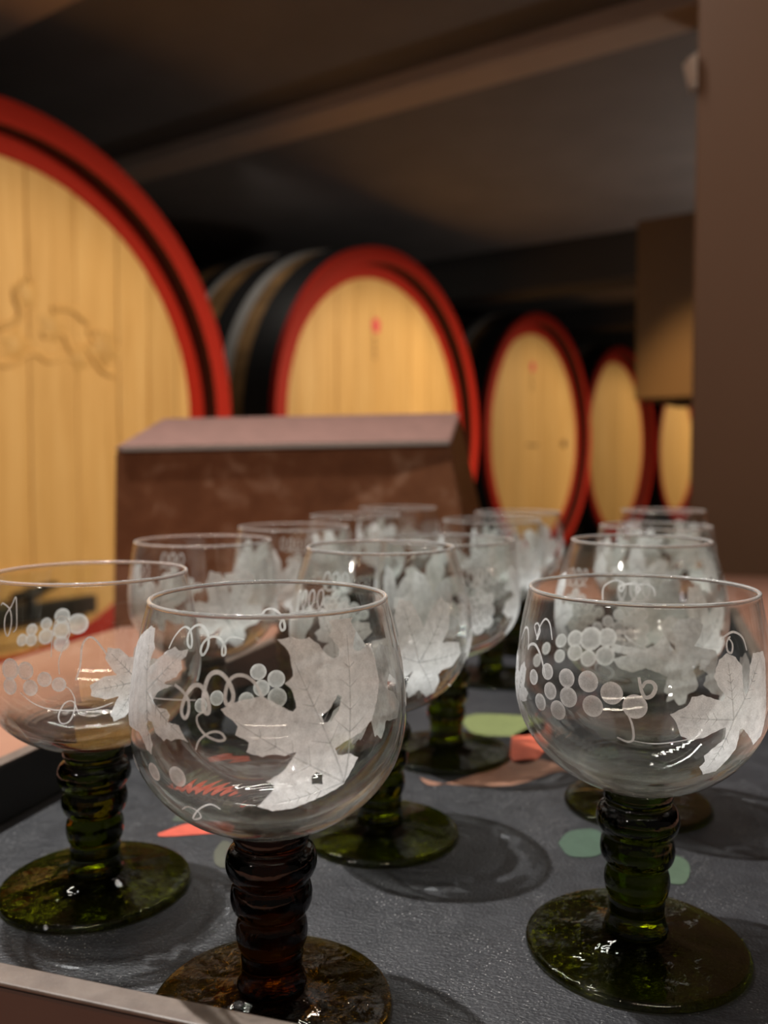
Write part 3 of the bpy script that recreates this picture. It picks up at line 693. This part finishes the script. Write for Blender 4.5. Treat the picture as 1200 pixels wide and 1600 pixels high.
D = {'leafA': [(-677, 668),(-653, 684),(-616, 693),(-574, 701),(-550, 689),(-520, 671),(-499, 661),(-491, 669),(-495, 692),(-503, 715),(-518, 728),(-496, 744),(-501, 779),(-506, 802),(-535, 832),(-494, 836),(-468, 829),(-446, 833),(-420, 814),(-401, 788),(-380, 776),(-365, 779),(-360, 796),(-375, 815),(-389, 832),(-373, 848),(-385, 870),(-313, 876),(-253, 876),(-294, 876),(-305, 857),(-293, 831),(-305, 814),(-313, 790),(-301, 783),(-275, 788),(-245, 799),(-239, 783),(-233, 747),(-228, 697),(-248, 651),(-273, 607),(-314, 585),(-354, 575),(-393, 561),(-386, 544),(-347, 540),(-323, 525),(-336, 503),(-360, 461),(-380, 451),(-420, 437),(-498, 411),(-551, 408),(-590, 426),(-563, 456),(-545, 483),(-566, 497),(-527, 520),(-504, 548),(-492, 565),(-521, 558),(-551, 563),(-574, 558),(-597, 564),(-612, 570),(-606, 593),(-639, 610),(-633, 630),(-646, 644),(-664, 655)], 'leafA_h1': [(-427, 645),(-407, 654),(-379, 689),(-366, 681),(-379, 650),(-401, 627),(-421, 627)], 'leafA_h2': [(-452, 479),(-454, 499),(-442, 510),(-425, 501),(-422, 474)], 'leafA_j': [(-361, 468),(-677, 666),(-509, 819),(-325, 876),(-570, 429)], 'leafB': [(-969, 840),(-941, 837),(-932, 804),(-919, 790),(-930, 767),(-934, 742),(-922, 747),(-887, 773),(-860, 792),(-833, 804),(-817, 796),(-784, 802),(-789, 784),(-804, 774),(-796, 754),(-814, 732),(-856, 712),(-819, 711),(-872, 691),(-894, 664),(-876, 652),(-837, 652),(-823, 640),(-830, 624),(-793, 620),(-781, 604),(-761, 583),(-791, 588),(-815, 579),(-832, 582),(-841, 574),(-875, 589),(-893, 613),(-910, 612),(-915, 599),(-896, 579),(-885, 557),(-892, 530),(-914, 538),(-933, 558),(-956, 572),(-1052, 566),(-1105, 591),(-1108, 644),(-1111, 690),(-1116, 735),(-1119, 767),(-1043, 807)], 'leafB_j': [(-929, 682),(-967, 837),(-788, 802),(-765, 586),(-892, 534)], 'leafC': [(-612, 536),(-624, 563),(-636, 577),(-589, 601),(-577, 624),(-546, 629),(-486, 608),(-475, 619),(-499, 650),(-511, 675),(-503, 697),(-491, 720),(-462, 736),(-431, 722),(-408, 695),(-410, 630),(-402, 617),(-387, 627),(-375, 692),(-352, 725),(-289, 722),(-280, 696),(-290, 630),(-292, 537),(-293, 477),(-329, 457),(-374, 495),(-411, 524),(-420, 522),(-418, 496),(-418, 461),(-437, 426),(-459, 386),(-505, 379),(-531, 413),(-519, 433),(-528, 453),(-509, 473),(-472, 503),(-473, 535),(-504, 525),(-542, 509),(-579, 504),(-605, 517)], 'leafC_j': [(-448, 554),(-630, 572),(-463, 730),(-314, 720),(-510, 389)], 'leafD': [(590, 610),(536, 600),(476, 595),(537, 627),(553, 647),(507, 613),(469, 599),(439, 617),(417, 651),(402, 637),(391, 614),(375, 600),(372, 640),(379, 686),(363, 711),(307, 725),(275, 706),(285, 666),(310, 625),(278, 622),(229, 623),(221, 594),(228, 555),(244, 530),(294, 559),(317, 555),(288, 492),(294, 476),(323, 456),(325, 425),(348, 414),(368, 434),(395, 419),(390, 446),(407, 452),(399, 506),(430, 517),(475, 529),(520, 511),(566, 524),(589, 555),(536, 572),(598, 586)], 'leafD_j': [(352, 576),(582, 586),(323, 719),(229, 593),(342, 423)], 'grA_back': [(693, 583, 27),(635, 558, 29),(683, 530, 27),(632, 498, 32),(733, 494, 27),(831, 513, 24),(888, 499, 23)], 'grA_front': [(-893, 485, 24),(-802, 492, 27),(-1059, 460, 24)], 'grB_front': [(-927, 644, 27),(-858, 646, 30),(-790, 623, 31),(-727, 593, 33),(-985, 596, 25),(-918, 592, 29),(-842, 580, 30),(-954, 547, 28),(-1001, 649, 24),(-1065, 619, 23),(-1027, 554, 25)], 'grB_back': [(792, 631, 25),(862, 612, 22),(796, 577, 24),(731, 584, 30),(679, 560, 30),(671, 631, 43),(611, 634, 35),(733, 634, 31),(617, 567, 35),(910, 577, 23)], 'grC_back': [(843, 659, 31),(906, 635, 24),(966, 620, 24),(1008, 587, 24),(967, 580, 24),(907, 585, 31),(846, 604, 35),(847, 550, 31),(783, 622, 42)], 'grC_front': [(-755, 602, 35),(-695, 601, 29),(-629, 576, 24),(-677, 548, 26),(-755, 548, 28),(-583, 560, 23)], 'tA1': [(-815, 714),(-789, 703),(-767, 682),(-765, 653),(-775, 639),(-786, 656),(-776, 692),(-756, 717),(-734, 719),(-715, 698),(-707, 670),(-711, 657),(-723, 668),(-723, 709),(-712, 744),(-689, 754),(-665, 740),(-648, 712),(-647, 690),(-659, 679),(-667, 695),(-661, 729),(-643, 747),(-617, 747),(-592, 730),(-571, 693)], 'tA2b': [(1019, 699),(998, 733),(965, 757),(938, 747),(925, 714),(926, 687),(940, 701),(941, 732),(920, 754),(891, 753),(866, 722),(863, 682),(879, 656),(889, 673),(877, 700),(847, 712),(821, 701),(804, 675),(802, 651),(812, 648),(811, 676),(791, 702),(762, 700),(739, 692)], 'tA3': [(-740, 568),(-730, 593),(-701, 613),(-676, 614),(-664, 600),(-682, 595),(-714, 606),(-735, 627),(-739, 647),(-723, 659)], 'tA4b': [(684, 769),(667, 789),(638, 789),(613, 764),(604, 730),(614, 718),(620, 739),(604, 768)], 'tA5': [(-829, 385),(-795, 403),(-767, 392),(-771, 366),(-809, 351),(-758, 403),(-716, 426),(-691, 413)], 'tA6': [(-890, 671),(-745, 685)], 'tB1': [(-1189, 707),(-1170, 745),(-1139, 750),(-1120, 720),(-1117, 697)], 'tB2': [(-1062, 731),(-1093, 765),(-1076, 777),(-1057, 758),(-1068, 730),(-1061, 770),(-1039, 796),(-1013, 784),(-994, 742)], 'tB3': [(-1115, 691),(-1104, 708),(-1070, 713),(-1034, 684),(-1006, 632)], 'tB4': [(-745, 571),(-733, 541),(-730, 504),(-744, 492),(-774, 502)], 'tB5': [(-718, 673),(-711, 639),(-700, 620),(-683, 626),(-674, 647),(-683, 661),(-700, 660),(-709, 645)], 'tB6b': [(634, 771),(634, 820),(594, 844),(560, 832),(566, 803),(575, 820),(543, 832),(511, 829),(499, 813),(510, 801),(511, 825),(479, 834),(451, 819),(445, 792)], 'tB7': [(-477, 772),(-460, 783),(-429, 790),(-395, 772),(-383, 735)], 'tB8': [(-453, 777),(-439, 758),(-446, 735),(-460, 742),(-459, 765),(-444, 779)], 'tB9': [(-730, 497),(-692, 493),(-651, 495),(-574, 510),(-477, 538)], 'tC1': [(-824, 798),(-817, 807),(-777, 790),(-762, 748),(-772, 706),(-790, 724),(-794, 767),(-771, 801),(-757, 830),(-748, 803),(-738, 738),(-750, 719)], 'tC2': [(-608, 646),(-605, 721),(-595, 764),(-573, 774),(-555, 758),(-549, 720),(-570, 673),(-583, 635),(-581, 592)], 'tC3': [(-531, 572),(-517, 617),(-511, 676),(-495, 702),(-474, 701),(-447, 667),(-427, 632)], 'tC4': [(-714, 532),(-668, 498),(-612, 479),(-542, 474),(-472, 475),(-418, 490)], 'tC5': [(-570, 557),(-549, 543),(-535, 509),(-542, 462),(-562, 430),(-586, 427),(-590, 457),(-567, 499),(-540, 504),(-526, 467),(-505, 456)]}


# front glass with the amber stem: traced engraving
s1 = Surf(0.0378, 0.0835, 0.0327, 0.1155)
g1, b1 = glass('nearest wine glass, amber brown stem and foot, large leaf engraved on its right side', s1, (-0.0316, 0.2404, 0.0), 0.0338, 'amber')
obj('etched_leaf', patch('etched_leaf', s1, [mm(D['leafA']), mm(D['leafA_h1']), mm(D['leafA_h2'])], 'leaf', (mm(D['leafA_j'])[0], mm(D['leafA_j'])[1:])), b1)
obj('etched_leaf', patch('etched_leaf', s1, [mm(D['leafB'])], 'leaf', (mm(D['leafB_j'])[0], mm(D['leafB_j'])[1:])), b1)
add_grapes(b1, s1, D['grA_back']); add_grapes(b1, s1, D['grA_front'])
for k, wd in (('tA1', 0.0005), ('tA2b', 0.0004), ('tA3', 0.00028), ('tA4b', 0.0004), ('tA5', 0.00022), ('tA6', 0.00016)): add_tendril(b1, s1, mm(D[k]), wd)
add_leaf(b1, s1, 0.0075, 0.066, 0.018, 10); add_leaf(b1, s1, 0.030, 0.052, 0.024, -20)
# front right glass with the green stem
s2 = Surf(0.0383, 0.0845, 0.0345, 0.1136)
g2, b2 = glass('front right wine glass, olive green stem, round engraved grapes and a large leaf', s2, (0.0798, 0.2703, 0.0), 0.0345, 'green')
obj('etched_leaf', patch('etched_leaf', s2, [mm(D['leafC'])], 'leaf', (mm(D['leafC_j'])[0], mm(D['leafC_j'])[1:])), b2)
obj('etched_leaf', patch('etched_leaf', s2, [mm(D['leafD'])], 'leaf', (mm(D['leafD_j'])[0], mm(D['leafD_j'])[1:])), b2)
add_grapes(b2, s2, D['grB_front']); add_grapes(b2, s2, D['grB_back'])
for k, wd in (('tB1', 0.0003), ('tB2', 0.0003), ('tB3', 0.0004), ('tB4', 0.0003), ('tB5', 0.0005), ('tB6b', 0.0004), ('tB7', 0.0003), ('tB8', 0.0003), ('tB9', 0.00014)): add_tendril(b2, s2, mm(D[k]), wd)
add_leaf(b2, s2, -0.118, 0.053, 0.016, 80); add_leaf(b2, s2, 0.012, 0.052, 0.02, 160)
# left glass
s3 = Surf(0.0380, 0.0815, 0.0338, 0.1137)
g3, b3 = glass('left wine glass cut by the picture edge, green stem, grapes engraved over the pinkish table', s3, (-0.1045, 0.3108, 0.0), 0.0335, 'green')
add_grapes(b3, s3, D['grC_back']); add_grapes(b3, s3, D['grC_front'])
for k, wd in (('tC1', 0.0003), ('tC2', 0.0002), ('tC3', 0.0003), ('tC4', 0.0002), ('tC5', 0.0002)): add_tendril(b3, s3, mm(D[k]), wd)
add_leaf(b3, s3, -0.0335, 0.055, 0.0165, 95); add_leaf(b3, s3, 0.018, 0.056, 0.022, 60)
# two taller glasses with a narrow mouth
sT = Surf(0.0372, 0.0860, 0.0302, 0.1185)
g5, b5 = glass('wine glass in the middle, just behind the amber one, narrow mouth and dark green stem', sT, (-0.0014, 0.3562, 0.0), 0.0322, 'green', 1.0)
decorate(b5, sT, -0.0385*1.17)
def dup(src, label, loc, rot, k=1.0):
    c = copy_tree(src); c.location = loc; c.rotation_euler[2] = math.radians(rot); c['label'] = label; c.scale = (1, 1, k)
    return c
g12 = dup(g5, 'wine glass directly behind the front right glass, its rim showing above that rim', (0.1138, 0.3870, 0.0), 125)
# the usual shape
sS = Surf(0.0380, 0.0835, 0.0348, 0.1128)
g10, b10 = glass('wine glass behind and right of the middle one, olive foot lit yellow', sS, (0.0329, 0.4571, 0.0), 0.0335, 'green')
decorate(b10, sS, -0.0385*2.4)
for lab, x, y, r in [
    ('wine glass behind the left and front amber glasses, one pale leaf below its rim', -0.0932, 0.4518, 75),
    ('third wine glass back along the left side of the tray, before the box', -0.0571, 0.5538, 160),
    ('fourth wine glass back along the left side of the tray, before the box', -0.0220, 0.6788, 250),
    ('farthest wine glass along the left side of the tray, rim against the brown box', 0.0128, 0.8003, 20),
    ('wine glass in front of the third cask, two places behind the middle glass', 0.0767, 0.6225, 200),
    ('farthest wine glass in the middle row, in front of the third cask', 0.1106, 0.7256, 310),
    ('third wine glass in the right row, between the pillar and the front right glass', 0.1746, 0.5625, 140),
    ('farthest wine glass in the right row, before the brown pillar', 0.2405, 0.7547, 60)]:
    dup(g10, lab, (x, y, 0.0), r)

# light focused through the glasses on to the tray
for o in list(S.objects):
    if o.name.startswith(('bowl', 'foot')): o.cycles.is_caustics_caster = True
    if o.name.startswith(('tray_floor', 'printed', 'etched')): o.cycles.is_caustics_receiver = True
bpy.data.lights['table_spot'].cycles.is_caustics_light = True
